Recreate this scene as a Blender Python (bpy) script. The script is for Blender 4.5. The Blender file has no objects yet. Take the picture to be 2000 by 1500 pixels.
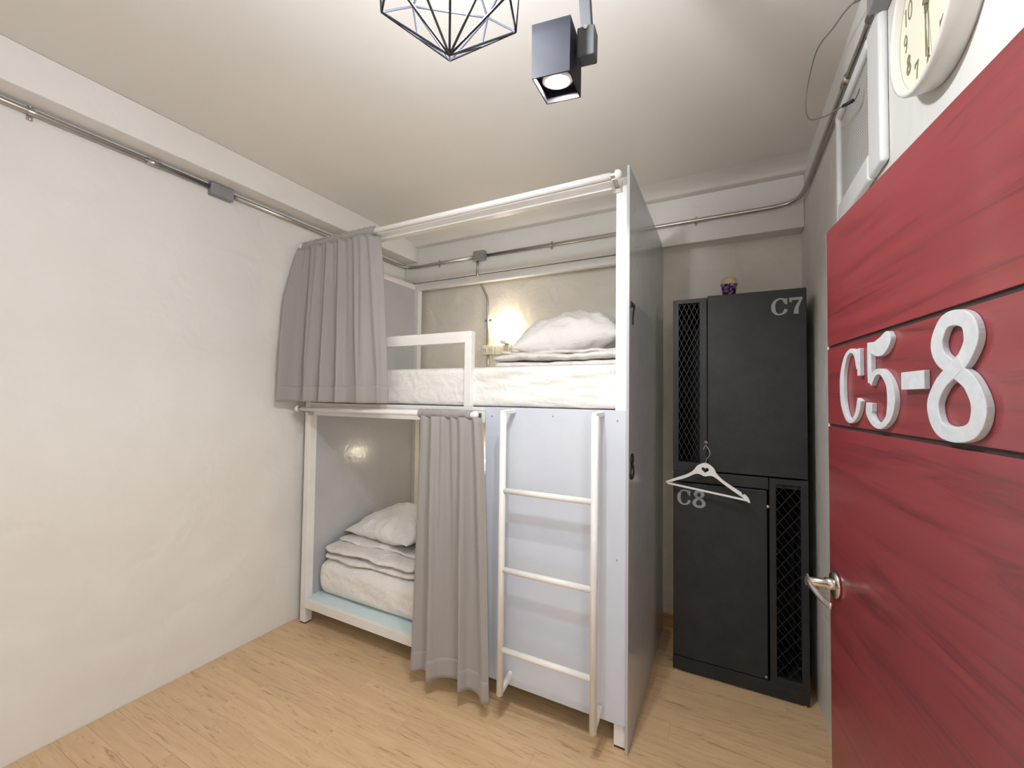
import bpy, bmesh, math, random
from mathutils import Vector, Matrix, noise
random.seed(7)
sc = bpy.context.scene
COL = sc.collection
V = Vector

# ------------------------------------------------------------------ camera
cam_d = bpy.data.cameras.new('camera')
cam = bpy.data.objects.new('camera', cam_d)
COL.objects.link(cam)
sc.camera = cam
cam_d.sensor_width = 36.0
cam_d.sensor_fit = 'HORIZONTAL'
cam_d.lens = 811.05 / 2000 * 36.0
cam_d.clip_start = 0.02
yaw, pitch, roll = math.radians(-27.242), math.radians(1.744), math.radians(0.725)
fw = V((math.sin(yaw)*math.cos(pitch), math.cos(yaw)*math.cos(pitch), math.sin(pitch)))
rt = V((math.cos(yaw), -math.sin(yaw), 0))
up = rt.cross(fw)
rt2 = rt*math.cos(roll) + up*math.sin(roll)
up2 = -rt*math.sin(roll) + up*math.cos(roll)
cam.matrix_world = Matrix(((rt2.x, up2.x, -fw.x, 0), (rt2.y, up2.y, -fw.y, 0), (rt2.z, up2.z, -fw.z, 1.5), (0, 0, 0, 1)))

# ------------------------------------------------------------------ world, exposure
w = bpy.data.worlds.new('world')
sc.world = w
w.use_nodes = True
w.node_tree.nodes['Background'].inputs[0].default_value = (1.0, 0.97, 0.93, 1)
w.node_tree.nodes['Background'].inputs[1].default_value = 2.0
sc.view_settings.view_transform = 'Standard'
sc.view_settings.look = 'None'
sc.view_settings.gamma = 1.0
sc.view_settings.use_curve_mapping = False
sc.view_settings.exposure = 0.72

# lamp strengths
PENDANT_E = 375.0
SPOT_E = 9.0
SPOT_CHIP_E = 3900.0
BUNK_E = 21.0

# ------------------------------------------------------------------ materials
def mat(name, col, rough=0.5, metal=0.0, spec=0.5, coat=0.0, coat_rough=0.1, sheen=0.0):
    m = bpy.data.materials.new(name)
    m.use_nodes = True
    b = m.node_tree.nodes['Principled BSDF']
    b.inputs['Base Color'].default_value = (*col, 1)
    b.inputs['Roughness'].default_value = rough
    b.inputs['Metallic'].default_value = metal
    b.inputs['Specular IOR Level'].default_value = spec
    b.inputs['Coat Weight'].default_value = coat
    b.inputs['Coat Roughness'].default_value = coat_rough
    b.inputs['Sheen Weight'].default_value = sheen
    return m

def nd(m, t, **kw):
    n = m.node_tree.nodes.new(t)
    for k, v in kw.items():
        if k in n.inputs:
            n.inputs[k].default_value = v
        else:
            setattr(n, k, v)
    return n

def lk(m, a, b):
    m.node_tree.links.new(a, b)

def bsdf(m):
    return m.node_tree.nodes['Principled BSDF']

def mottled(name, c1, c2, scale=2.0, rough=0.6, bump=0.0, bscale=8.0, fine=0.0, spec=0.4, scratch=False):
    """painted surface: two close tones mixed by noise, low-relief bump"""
    m = mat(name, c1, rough, spec=spec)
    tc = nd(m, 'ShaderNodeTexCoord')
    n1 = nd(m, 'ShaderNodeTexNoise', Scale=scale, Detail=5.0, Roughness=0.6)
    lk(m, tc.outputs['Object'], n1.inputs['Vector'])
    r = nd(m, 'ShaderNodeValToRGB')
    r.color_ramp.elements[0].position = 0.35
    r.color_ramp.elements[1].position = 0.68
    r.color_ramp.elements[0].color = (*c1, 1)
    r.color_ramp.elements[1].color = (*c2, 1)
    lk(m, n1.outputs['Fac'], r.inputs['Fac'])
    lk(m, r.outputs['Color'], bsdf(m).inputs['Base Color'])
    if bump:
        n2 = nd(m, 'ShaderNodeTexNoise', Scale=bscale, Detail=3.0, Roughness=0.5, Distortion=0.6)
        lk(m, tc.outputs['Object'], n2.inputs['Vector'])
        b1 = nd(m, 'ShaderNodeBump', Strength=bump, Distance=0.03)
        lk(m, n2.outputs['Fac'], b1.inputs['Height'])
        last = b1
        if fine:
            n3 = nd(m, 'ShaderNodeTexNoise', Scale=bscale*14, Detail=4.0)
            lk(m, tc.outputs['Object'], n3.inputs['Vector'])
            b2 = nd(m, 'ShaderNodeBump', Strength=fine, Distance=0.002)
            lk(m, n3.outputs['Fac'], b2.inputs['Height'])
            lk(m, b1.outputs['Normal'], b2.inputs['Normal'])
            last = b2
        lk(m, last.outputs['Normal'], bsdf(m).inputs['Normal'])
    return m

def emis(name, col, s):
    m = bpy.data.materials.new(name)
    m.use_nodes = True
    m.node_tree.nodes.remove(bsdf(m))
    e = nd(m, 'ShaderNodeEmission', Color=(*col, 1), Strength=s)
    lk(m, e.outputs[0], m.node_tree.nodes['Material Output'].inputs[0])
    return m

M = {}
M['plaster'] = mottled('plaster', (0.765, 0.745, 0.71), (0.81, 0.795, 0.765), 1.6, 0.62, 0.5, 3.6, 0.2)
M['plaster_back'] = mottled('plaster_back', (0.74, 0.69, 0.61), (0.82, 0.78, 0.71), 2.4, 0.6, 0.55, 5.0, 0.3)
M['ceiling_paint'] = mottled('ceiling_paint', (0.745, 0.715, 0.675), (0.79, 0.765, 0.73), 0.9, 0.65, 0.08, 2.2, 0.1)
M['white'] = mottled('white_paint', (0.80, 0.79, 0.77), (0.86, 0.85, 0.84), 6, 0.32, 0.05, 30)
M['blue_panel'] = mottled('blue_grey_paint', (0.60, 0.65, 0.75), (0.64, 0.69, 0.78), 4, 0.30, 0.03, 25)
M['grey_and_shade'] = mottled('grey_and_shade_paint', (0.47, 0.475, 0.50), (0.51, 0.515, 0.54), 4, 0.17, 0.05, 22)  # left board's own grey; on the right board, shade painted into the blue-grey
M['pale_blue'] = mottled('pale_blue_paint', (0.66, 0.80, 0.82), (0.72, 0.84, 0.85), 5, 0.35)
M['linen'] = mottled('white_linen', (0.80, 0.78, 0.755), (0.84, 0.825, 0.805), 5, 0.85, 0.5, 13, spec=0.15)
M['linen_b'] = mottled('white_cotton', (0.77, 0.735, 0.71), (0.83, 0.80, 0.775), 7, 0.9, 0.6, 16, spec=0.1)
M['black'] = mottled('black_paint', (0.017, 0.018, 0.020), (0.026, 0.027, 0.029), 9, 0.5, 0.05, 40)
M['dark'] = mat('dark_interior', (0.006, 0.006, 0.008), 0.8)
M['mesh_black'] = mat('black_wire', (0.012, 0.013, 0.018), 0.5)
M['silver_paint'] = mat('stencil_grey', (0.30, 0.31, 0.32), 0.5)
M['steel'] = mat('galvanised_steel', (0.50, 0.48, 0.45), 0.32, 1.0)
M['chrome'] = mat('brushed_nickel', (0.62, 0.58, 0.55), 0.2, 1.0)
M['jbox'] = mottled('grey_box_paint', (0.25, 0.25, 0.26), (0.29, 0.29, 0.30), 20, 0.55)
M['grey_plastic'] = mat('grey_plastic', (0.075, 0.078, 0.082), 0.55, spec=0.25)
M['black_matt'] = mat('black_matt', (0.007, 0.007, 0.011), 0.6, spec=0.2)
M['rubber'] = mat('black_rubber', (0.02, 0.02, 0.02), 0.7)
M['cream'] = mat('cream_plastic', (0.74, 0.68, 0.55), 0.35)
M['clock_case'] = mat('clock_case', (0.74, 0.71, 0.66), 0.3)
M['clock_face'] = mat('clock_face', (0.80, 0.78, 0.62), 0.5)
M['clock_ink'] = mat('clock_ink', (0.20, 0.19, 0.11), 0.5)
M['white_plastic'] = mat('white_plastic', (0.82, 0.82, 0.82), 0.35)
M['wire_grey'] = mat('grey_wire', (0.30, 0.29, 0.28), 0.5, 0.6)
M['letter'] = mottled('letter_silver', (0.50, 0.53, 0.57), (0.58, 0.60, 0.64), 60, 0.4)
M['groove'] = mat('groove_black', (0.03, 0.02, 0.022), 0.6)
M['lid'] = mat('olive_lid', (0.55, 0.49, 0.28), 0.4)
M['cup_base'] = mat('cup_white', (0.75, 0.72, 0.72), 0.4)
M['wire_black'] = mat('wire_black', (0.010, 0.010, 0.014), 0.25)
M['glass_shade'] = emis('frosted_globe_lit', (1.0, 0.86, 0.64), BUNK_E)
M['led'] = emis('led_dome_lit', (0.90, 0.95, 1.0), PENDANT_E)
M['spot_lens'] = emis('spot_lens_lit', (1.0, 0.93, 0.84), SPOT_E)
M['spot_chip'] = emis('spot_chip_lit', (1.0, 0.92, 0.82), SPOT_CHIP_E)

def fabric(name, c1, c2):
    m = mat(name, c1, 0.75, spec=0.25, sheen=0.25)
    tc = nd(m, 'ShaderNodeTexCoord')
    mp = nd(m, 'ShaderNodeMapping')
    mp.inputs['Scale'].default_value = (1, 1, 0.15)
    lk(m, tc.outputs['Object'], mp.inputs['Vector'])
    n = nd(m, 'ShaderNodeTexNoise', Scale=14.0, Detail=4.0)
    lk(m, mp.outputs[0], n.inputs['Vector'])
    r = nd(m, 'ShaderNodeValToRGB')
    r.color_ramp.elements[0].color = (*c1, 1)
    r.color_ramp.elements[1].color = (*c2, 1)
    lk(m, n.outputs['Fac'], r.inputs['Fac'])
    lk(m, r.outputs['Color'], bsdf(m).inputs['Base Color'])
    n2 = nd(m, 'ShaderNodeTexNoise', Scale=900.0, Detail=1.0)
    lk(m, tc.outputs['Object'], n2.inputs['Vector'])
    b = nd(m, 'ShaderNodeBump', Strength=0.15, Distance=0.0006)
    lk(m, n2.outputs['Fac'], b.inputs['Height'])
    lk(m, b.outputs['Normal'], bsdf(m).inputs['Normal'])
    return m
M['curtain'] = fabric('grey_curtain', (0.315, 0.295, 0.283), (0.355, 0.335, 0.323))

def wood(name, cols, stretch, scale, rough, per_object=True, coat=0.0, dark=None, dpos=(0.60, 0.72), distort=0.8, wave=0.0):
    """wood-grain laminate: noise stretched along local X"""
    m = mat(name, cols[0], rough, coat=coat, coat_rough=0.12)
    tc = nd(m, 'ShaderNodeTexCoord')
    src = tc.outputs['Object']
    oi = nd(m, 'ShaderNodeObjectInfo')
    if per_object:
        mul = nd(m, 'ShaderNodeMath', operation='MULTIPLY')
        mul.inputs[1].default_value = 37.0
        lk(m, oi.outputs['Random'], mul.inputs[0])
        add = nd(m, 'ShaderNodeVectorMath', operation='ADD')
        lk(m, src, add.inputs[0])
        lk(m, mul.outputs[0], add.inputs[1])
        src = add.outputs[0]
    mp = nd(m, 'ShaderNodeMapping')
    mp.inputs['Scale'].default_value = stretch
    lk(m, src, mp.inputs['Vector'])
    n = nd(m, 'ShaderNodeTexNoise', Scale=scale, Detail=6.0, Roughness=0.62, Distortion=distort)
    lk(m, mp.outputs[0], n.inputs['Vector'])
    r = nd(m, 'ShaderNodeValToRGB')
    r.color_ramp.elements[0].position = 0.3
    r.color_ramp.elements[1].position = 0.7
    r.color_ramp.elements[0].color = (*cols[0], 1)
    r.color_ramp.elements[1].color = (*cols[1], 1)
    lk(m, n.outputs['Fac'], r.inputs['Fac'])
    out = r.outputs['Color']
    if dark:
        mp2 = nd(m, 'ShaderNodeMapping')
        mp2.inputs['Scale'].default_value = (stretch[0]*0.8, stretch[1]*0.9, stretch[2]*0.9)
        mp2.inputs['Location'].default_value = (5.3, 2.1, 7.7)
        lk(m, src, mp2.inputs['Vector'])
        n2 = nd(m, 'ShaderNodeTexNoise', Scale=scale*1.7, Detail=7.0, Roughness=0.7, Distortion=1.2)
        lk(m, mp2.outputs[0], n2.inputs['Vector'])
        r2 = nd(m, 'ShaderNodeValToRGB')
        r2.color_ramp.elements[0].position = dpos[0]
        r2.color_ramp.elements[1].position = dpos[1]
        r2.color_ramp.elements[0].color = (0, 0, 0, 1)
        r2.color_ramp.elements[1].color = (1, 1, 1, 1)
        lk(m, n2.outputs['Fac'], r2.inputs['Fac'])
        mx = nd(m, 'ShaderNodeMix', data_type='RGBA')
        lk(m, r2.outputs['Color'], mx.inputs['Factor'])
        lk(m, out, mx.inputs[6])
        mx.inputs[7].default_value = (*dark, 1)
        out = mx.outputs[2]
    if per_object:
        hs = nd(m, 'ShaderNodeHueSaturation')
        mr = nd(m, 'ShaderNodeMapRange')
        mr.inputs['To Min'].default_value = 0.96
        mr.inputs['To Max'].default_value = 1.04
        lk(m, oi.outputs['Random'], mr.inputs['Value'])
        lk(m, mr.outputs[0], hs.inputs['Value'])
        lk(m, out, hs.inputs['Color'])
        out = hs.outputs['Color']
    lk(m, out, bsdf(m).inputs['Base Color'])
    b = nd(m, 'ShaderNodeBump', Strength=0.05, Distance=0.002)
    lk(m, n.outputs['Fac'], b.inputs['Height'])
    lk(m, b.outputs['Normal'], bsdf(m).inputs['Normal'])
    return m
M['oak'] = wood('oak_laminate', [(0.66, 0.445, 0.25), (0.76, 0.545, 0.325)], (1.5, 13, 13), 2.4, 0.36, dark=(0.34, 0.185, 0.09), dpos=(0.555, 0.74))
M['skirting'] = wood('skirting_wood', [(0.52, 0.28, 0.12), (0.66, 0.40, 0.2)], (2, 10, 10), 3, 0.4, per_object=False)
M['red_wood'] = wood('red_wood', [(0.205, 0.024, 0.029), (0.26, 0.034, 0.040)], (0.45, 1.0, 6.0), 2.3, 0.34, coat=0.35, dark=(0.09, 0.010, 0.014), dpos=(0.50, 0.72), distort=1.6)

def purple_print():
    m = mat('purple_print', (0.06, 0.015, 0.12), 0.35)
    tc = nd(m, 'ShaderNodeTexCoord')
    n = nd(m, 'ShaderNodeTexNoise', Scale=38.0, Detail=1.0, Distortion=2.0)
    lk(m, tc.outputs['Object'], n.inputs['Vector'])
    r = nd(m, 'ShaderNodeValToRGB')
    e = r.color_ramp.elements
    e[0].position = 0.45; e[0].color = (0.055, 0.012, 0.11, 1)
    e[1].position = 0.66; e[1].color = (0.50, 0.36, 0.62, 1)
    lk(m, n.outputs['Fac'], r.inputs['Fac'])
    lk(m, r.outputs['Color'], bsdf(m).inputs['Base Color'])
    return m
M['purple'] = purple_print()

# ------------------------------------------------------------------ mesh helpers
class MB:
    def __init__(s):
        s.v = []; s.f = []
    def add(s, vs, fs):
        o = len(s.v)
        s.v += [tuple(p) for p in vs]
        s.f += [tuple(i+o for i in f) for f in fs]
        return s
    def box(s, x0, x1, y0, y1, z0, z1):
        return s.add([(x0,y0,z0),(x1,y0,z0),(x1,y1,z0),(x0,y1,z0),(x0,y0,z1),(x1,y0,z1),(x1,y1,z1),(x0,y1,z1)],
                     [(0,3,2,1),(4,5,6,7),(0,1,5,4),(1,2,6,5),(2,3,7,6),(3,0,4,7)])
    def bar(s, a, b, wx, wy, side=None):
        """rectangular bar from a to b"""
        a, b = V(a), V(b)
        d = (b-a).normalized()
        x = V(side) if side else (d.cross(V((0,0,1))) if abs(d.z) < .95 else V((1,0,0)))
        x = (x - d*x.dot(d)).normalized()
        y = d.cross(x)
        vs = []
        for p in (a, b):
            for sx, sy in ((-1,-1),(1,-1),(1,1),(-1,1)):
                vs.append(p + x*sx*wx/2 + y*sy*wy/2)
        return s.add(vs, [(3,2,1,0),(4,5,6,7),(0,1,5,4),(1,2,6,5),(2,3,7,6),(3,0,4,7)])
    def tube(s, path, r, n=12, caps=True, rs=None):
        path = [V(p) for p in path]
        N = len(path)
        vs = []
        d0 = (path[1]-path[0]).normalized()
        x = d0.orthogonal().normalized()
        for i, p in enumerate(path):
            d = (path[min(i+1, N-1)] - path[max(i-1, 0)]).normalized()
            x = (x - d*x.dot(d)).normalized()
            y = d.cross(x)
            rr = rs[i] if rs else r
            for k in range(n):
                a = 2*math.pi*k/n
                vs.append(p + (x*math.cos(a) + y*math.sin(a))*rr)
        fs = []
        for i in range(N-1):
            for k in range(n):
                k2 = (k+1) % n
                fs.append((i*n+k, i*n+k2, (i+1)*n+k2, (i+1)*n+k))
        if caps:
            fs.append(tuple(range(n-1, -1, -1)))
            fs.append(tuple((N-1)*n+k for k in range(n)))
        return s.add(vs, fs)
    def lathe(s, prof, o, axis, n=32):
        """profile [(r, h)] about an axis through o"""
        o = V(o); a = V(axis).normalized(); x = a.orthogonal().normalized(); y = a.cross(x)
        vs = []
        for r, h in prof:
            for k in range(n):
                t = 2*math.pi*k/n
                vs.append(o + a*h + (x*math.cos(t)+y*math.sin(t))*max(r, 1e-5))
        fs = []
        for i in range(len(prof)-1):
            for k in range(n):
                k2 = (k+1) % n
                fs.append((i*n+k, i*n+k2, (i+1)*n+k2, (i+1)*n+k))
        return s.add(vs, fs)
    def grid(s, fn, nu, nv, flip=False):
        vs = [fn(i/nu, j/nv) for j in range(nv+1) for i in range(nu+1)]
        fs = []
        for j in range(nv):
            for i in range(nu):
                a = j*(nu+1)+i
                q = (a, a+1, a+nu+2, a+nu+1)
                fs.append(q[::-1] if flip else q)
        return s.add(vs, fs)
    def prism(s, poly, frame, t0, t1):
        """2-D polygon (u,v) in a frame (o,U,Vv,N), extruded from t0 to t1"""
        o, U, W, N = frame
        n = len(poly)
        vs = [o+U*u+W*v+N*t0 for u, v in poly] + [o+U*u+W*v+N*t1 for u, v in poly]
        fs = [tuple(range(n-1, -1, -1)), tuple(range(n, 2*n))]
        for i in range(n):
            j = (i+1) % n
            fs.append((i, j, n+j, n+i))
        return s.add(vs, fs)
    def ribbon(s, pts, ws, frame, t0, t1, closed=False):
        """stroke of varying width drawn in a frame, extruded from t0 to t1"""
        o, U, W, N = frame
        n = len(pts)
        vs = []
        for i in range(n):
            a = pts[(i-1) % n] if closed else pts[max(i-1, 0)]
            b = pts[(i+1) % n] if closed else pts[min(i+1, n-1)]
            dx, dy = b[0]-a[0], b[1]-a[1]
            l = math.hypot(dx, dy) or 1
            nx, ny = -dy/l, dx/l
            h = ws[i]/2
            for sg in (1, -1):
                u, v = pts[i][0]+nx*h*sg, pts[i][1]+ny*h*sg
                vs.append(o+U*u+W*v+N*t0)
                vs.append(o+U*u+W*v+N*t1)
        fs = []
        for i in range(n if closed else n-1):
            a = i*4; b = ((i+1) % n)*4
            fs += [(a+1, b+1, b+3, a+3), (a, a+2, b+2, b), (a, b, b+1, a+1), (a+2, a+3, b+3, b+2)]
        if not closed:
            e = (n-1)*4
            fs += [(0, 1, 3, 2), (e, e+2, e+3, e+1)]
        return s.add(vs, fs)

def catmull(pts, n=8, closed=False):
    out = []
    N = len(pts)
    L = N if closed else N-1
    g = (lambda i: pts[i % N]) if closed else (lambda i: pts[max(0, min(N-1, i))])
    for i in range(L):
        p0, p1, p2, p3 = g(i-1), g(i), g(i+1), g(i+2)
        for k in range(n):
            t = k/n
            out.append(tuple(0.5*((2*b) + (c-a)*t + (2*a-5*b+4*c-d)*t*t + (3*b-a-3*c+d)*t**3) for a, b, c, d in zip(p0, p1, p2, p3)))
    if not closed:
        out.append(tuple(pts[-1]))
    return out

def world_loc(o):
    p = V((0, 0, 0))
    while o:
        p += o.location
        o = o.parent
    return p

def obj(name, mb, m, parent=None, smooth=False, bevel=0.0, seg=2, loc=None, subsurf=0, solid=0.0, recalc=True):
    """link the collected shapes as ONE mesh object; shapes are given in world space"""
    o0 = world_loc(parent) if parent else V(loc or (0, 0, 0))
    me = bpy.data.meshes.new(name)
    me.from_pydata([(p[0]-o0.x, p[1]-o0.y, p[2]-o0.z) for p in mb.v], [], mb.f)
    me.update()
    if recalc:
        bm = bmesh.new(); bm.from_mesh(me)
        bmesh.ops.recalc_face_normals(bm, faces=bm.faces)
        bm.to_mesh(me); bm.free()
    me.materials.append(M[m] if isinstance(m, str) else m)
    if smooth:
        for p in me.polygons: p.use_smooth = True
    o = bpy.data.objects.new(name, me)
    COL.objects.link(o)
    if parent: o.parent = parent
    else: o.location = o0
    if solid:
        md = o.modifiers.new('solid', 'SOLIDIFY'); md.thickness = solid; md.offset = 0
    if bevel:
        md = o.modifiers.new('bevel', 'BEVEL'); md.width = bevel; md.segments = seg; md.limit_method = 'ANGLE'
        md.harden_normals = False
    if subsurf:
        md = o.modifiers.new('sub', 'SUBSURF'); md.levels = subsurf; md.render_levels = subsurf
    return o

def thing(name, label, cat, loc, group=None):
    o = bpy.data.objects.new(name, None)
    o.empty_display_size = 0.05
    COL.objects.link(o)
    o.location = loc
    return tag(o, label, cat, group)

def tag(o, label, cat, group=None):
    o['label'] = label; o['category'] = cat
    if group: o['group'] = group
    return o

def struct(o, label=None, cat=None):
    o['kind'] = 'structure'
    if label: o['label'] = label
    if cat: o['category'] = cat
    return o

def smooth_angle(o):
    for p in o.data.polygons: p.use_smooth = True
    return o

# ------------------------------------------------------------------ room shell
XL, XR, YB, YF, ZC = -2.56, 0.405, 2.965, -0.42, 2.84
T = 0.12
def lump(u, v):
    y, z = YF-T + u*(YB-YF+2*T), -.05 + v*(ZC+.15)
    k = max(0.0, min(1.0, (1.25-z)/.7))
    k *= min(1, max(0, z/.08))
    h = noise.noise(V((y*2.6+z*1.3, z*5.2-y*.8, 3.3)))*.006 + noise.noise(V((y*6+z*4, z*11-y*3, 7.1)))*.0032
    g = noise.noise(V((y*1.1, z*1.3, 1.1)))*.003
    return (XL + (h*k + g*.6*min(1, max(0, z/.08)))*(1 if z < 2.5 else 0) - .003, y, z)
wl = MB().box(XL-T, XL-.012, YF-T, YB+T, -0.05, ZC+.1).grid(lump, 150, 130)
struct(obj('wall_left', wl, 'plaster', smooth=True, recalc=False), 'off-white uneven plaster wall left of the bunk bed', 'wall')
struct(obj('wall_back', MB().box(XL, XR, YB, YB+T, -0.05, ZC+.1), 'plaster_back'), 'cream plaster wall behind the bunk bed and the black locker', 'wall')
# right wall with the doorway between y=-0.34 and y=0.545
D0, D1, DH = -0.34, 0.545, 2.0
wr = MB().box(XR, XR+T, D1, YB+T, -0.05, ZC+.1).box(XR, XR+T, YF-T, D0, -0.05, ZC+.1).box(XR, XR+T, D0, D1, DH, ZC+.1)
struct(obj('wall_right', wr, 'plaster'), 'white plaster wall behind the open red door', 'wall')
struct(obj('wall_front', MB().box(XL, XR, YF-T, YF, -0.05, ZC+.1), 'plaster'), 'plaster wall behind the viewer', 'wall')
struct(obj('ceiling', MB().box(XL, XR, YF, YB, ZC, ZC+.1), 'ceiling_paint'), 'beige painted ceiling above the whole room', 'ceiling')
BY, BZ = 2.85, 2.495            # beam across the back wall
struct(obj('trim_1', MB().box(XL, -2.42, YF, BY, 2.674, ZC), 'plaster', bevel=.006), 'cream beam running along the top of the left wall', 'beam')
struct(obj('trim_2', MB().box(XL, XR, BY, YB, BZ, ZC), 'plaster', bevel=.006), 'cream beam across the top of the back wall', 'beam')
# wavy cornice where the ceiling meets the back beam
def corn(u, v):
    x = -2.42 + u*(XR+2.42)
    wob = noise.noise(V((x*2.2, 3.1, 0)))*.010 + noise.noise(V((x*7, 9.1, 0)))*.004
    prof = [(2.66, ZC-.0005), (2.70, 2.836), (2.745, 2.829), (2.775, 2.818), (2.79, 2.806), (2.795, 2.798), (2.80, 2.797), (BY, 2.797)]
    y, z = prof[round(v*7)]
    k = 1 if 0 < round(v*7) < 7 else 0
    return (x, y + wob*k, z + wob*.35*k)
struct(obj('trim_3', MB().grid(corn, 90, 7), 'ceiling_paint', smooth=True), 'rounded plaster cornice where ceiling meets the back beam', 'cornice')
struct(obj('baseboard_back', MB().box(XL, XR, YB-.016, YB, 0, .085), 'skirting', bevel=.003), 'orange wood skirting board at the foot of the back wall', 'baseboard')

# floor: base slab and laminate planks
fl = struct(obj('floor', MB().box(XL, XR, YF, YB, -0.05, -0.0045), 'skirting'), 'light oak laminate floor of narrow planks', 'floor')
PW, PL = 0.1045, 0.95
nrow = int((YB-YF)/PW)+1
cache = {}
for r in range(nrow):
    y0 = YF + r*PW + .0003
    y1 = min(YF + (r+1)*PW - .0003, YB)
    if y1-y0 < .01: continue
    x = XL - (r*0.3717 % 1.0)*PL
    while x < XR:
        a, b = max(x+.0003, XL), min(x+PL-.0003, XR)
        if b-a > .01:
            key = (round(b-a, 3), round(y1-y0, 4))
            if key not in cache:
                mbp = MB().box(-(b-a)/2, (b-a)/2, -(y1-y0)/2, (y1-y0)/2, -.0045, 0)
                me = bpy.data.meshes.new('plank')
                me.from_pydata(mbp.v, [], mbp.f); me.materials.append(M['oak'])
                cache[key] = me
            o = bpy.data.objects.new('plank', cache[key])
            COL.objects.link(o); o.parent = fl
            o.location = ((a+b)/2, (y0+y1)/2, 0)
        x += PL
# corridor floor beyond the doorway
struct(obj('floor_corridor', MB().box(XR, XR+1.6, D0-.8, D1+.8, -0.05, 0), 'plaster'), 'pale corridor floor outside the doorway', 'floor')

# ------------------------------------------------------------------ glyphs (serif numerals, drawn as strokes; unit box 0..1)
def gl_C(ww=0.62):
    p = catmull([(0.93*ww, .80), (0.80*ww, .93), (0.55*ww, .985), (0.26*ww, .90), (0.09*ww, .68), (0.07*ww, .45), (0.14*ww, .20), (0.34*ww, .04), (0.60*ww, .02), (0.82*ww, .11), (0.96*ww, .30)], 6)
    return p
def widths(p, thick, thin):
    ws = []
    n = len(p)
    for i in range(n):
        a = p[max(i-1, 0)]; b = p[min(i+1, n-1)]
        dx, dy = abs(b[0]-a[0]), abs(b[1]-a[1])
        t = dy/(math.hypot(dx, dy)+1e-9)
        ws.append(thin + (thick-thin)*t*t)
    return ws
def glyph(mb, ch, frame, h, wd, t0, t1, thick=.16, thin=.06):
    """draw one character h tall and wd wide in a frame"""
    o, U, W, N = frame
    fr = (o, U*wd, W*h, N)
    asp = wd/h
    def rib(pts, ws=None, closed=False):
        # pts in unit box; the stroke runs in real proportion
        q = [(x*wd, y*h) for x, y in pts]
        ws2 = [k*h for k in (ws or widths(pts, thick, thin))]
        mb.ribbon(q, ws2, (o, U, W, N), t0, t1 + .00025*len(mb.v)/400, closed)
    if ch == 'C':
        p = catmull([(.90, .72), (.80, .88), (.58, .965), (.32, .90), (.14, .70), (.10, .48), (.15, .24), (.34, .06), (.58, .035), (.80, .13), (.93, .32)], 7)
        rib(p)
        rib([(.92, .97), (.92, .62)], [thin*1.3, thin*1.3])
    elif ch == '5':
        rib(catmull([(.20, .97), (.19, .75), (.20, .50)], 4), [thin*1.5]*9)
        p = catmull([(.18, .92), (.40, .885), (.62, .90), (.80, .97), (.86, 1.0)], 6)
        rib(p, [thin+thick*.9*math.sin(math.pi*min(1, i/len(p)*1.05)) for i in range(len(p))])
        p = catmull([(.20, .50), (.36, .60), (.58, .61), (.80, .48), (.87, .30), (.78, .12), (.55, .02), (.32, .04), (.17, .14), (.17, .27)], 7)
        ws_ = [max(thin, x) for x in widths(p, thick, thin)]
        rib(p, [w_ if i < len(p)-12 else max(w_, .085) for i, w_ in enumerate(ws_)])
    elif ch == '8':
        pa = catmull([(.76, .43), (.64, .495), (.50, .555), (.27, .66), (.20, .80), (.33, .95), (.52, .975), (.72, .92), (.78, .78), (.66, .635), (.50, .555), (.37, .497)], 6)
        pb = catmull([(.63, .617), (.50, .555), (.26, .44), (.11, .26), (.22, .07), (.50, .025), (.78, .08), (.88, .25), (.76, .43), (.60, .512)], 6)
        lo = thin*1.6
        rib(pa, [max(lo, x) for x in widths(pa, thick, lo)])
        t1 += .0003
        rib(pb, [max(lo, x) for x in widths(pb, thick, lo)])
    elif ch == '7':
        rib([(.10, .90), (.90, .90)], [.15, .15])
        rib([(.10, .98), (.10, .72)], [thin*1.3]*2)
        p = catmull([(.88, .93), (.66, .62), (.52, .34), (.48, .03)], 5)
        rib(p, [thin+(thick*1.15-thin)*(i/(len(p)-1)) for i in range(len(p))])
    elif ch == '-':
        mb.prism([(0.06*wd, .42*h), (.94*wd, .42*h), (.94*wd, .60*h), (.06*wd, .60*h)], (o, U, W, N), t0, t1)
    elif ch == '1':
        rib([(.5, 0), (.5, 1)], [thin]*2); rib([(.28, .82), (.5, 1)], [thin]*2)
    elif ch == '0':
        rib(catmull([(.5, 0), (.1, .25), (.1, .75), (.5, 1), (.9, .75), (.9, .25)], 4, True), [thin]*24, True)
    elif ch == '9':
        rib(catmull([(.85, .7), (.5, .45), (.15, .7), (.5, 1)], 5, True), [thin]*20, True); rib(catmull([(.86, .72), (.8, .35), (.5, 0)], 4), [thin]*9)
    elif ch == '6':
        rib(catmull([(.85, .3), (.5, .55), (.15, .3), (.5, 0)], 5, True), [thin]*20, True); rib(catmull([(.14, .3), (.25, .7), (.55, 1)], 4), [thin]*9)
    elif ch == '2':
        rib(catmull([(.12, .78), (.45, 1), (.85, .75), (.5, .35), (.1, .02)], 4), [thin]*17); rib([(.1, .02), (.9, .02)], [thin]*2)
    elif ch == '3':
        rib(catmull([(.15, .88), (.5, 1), (.82, .78), (.45, .53), (.88, .28), (.5, 0), (.12, .12)], 4), [thin]*25)
    elif ch == '4':
        rib([(.7, 0), (.7, 1), (.08, .3), (.95, .3)], [thin]*4)
    return mb

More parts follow.
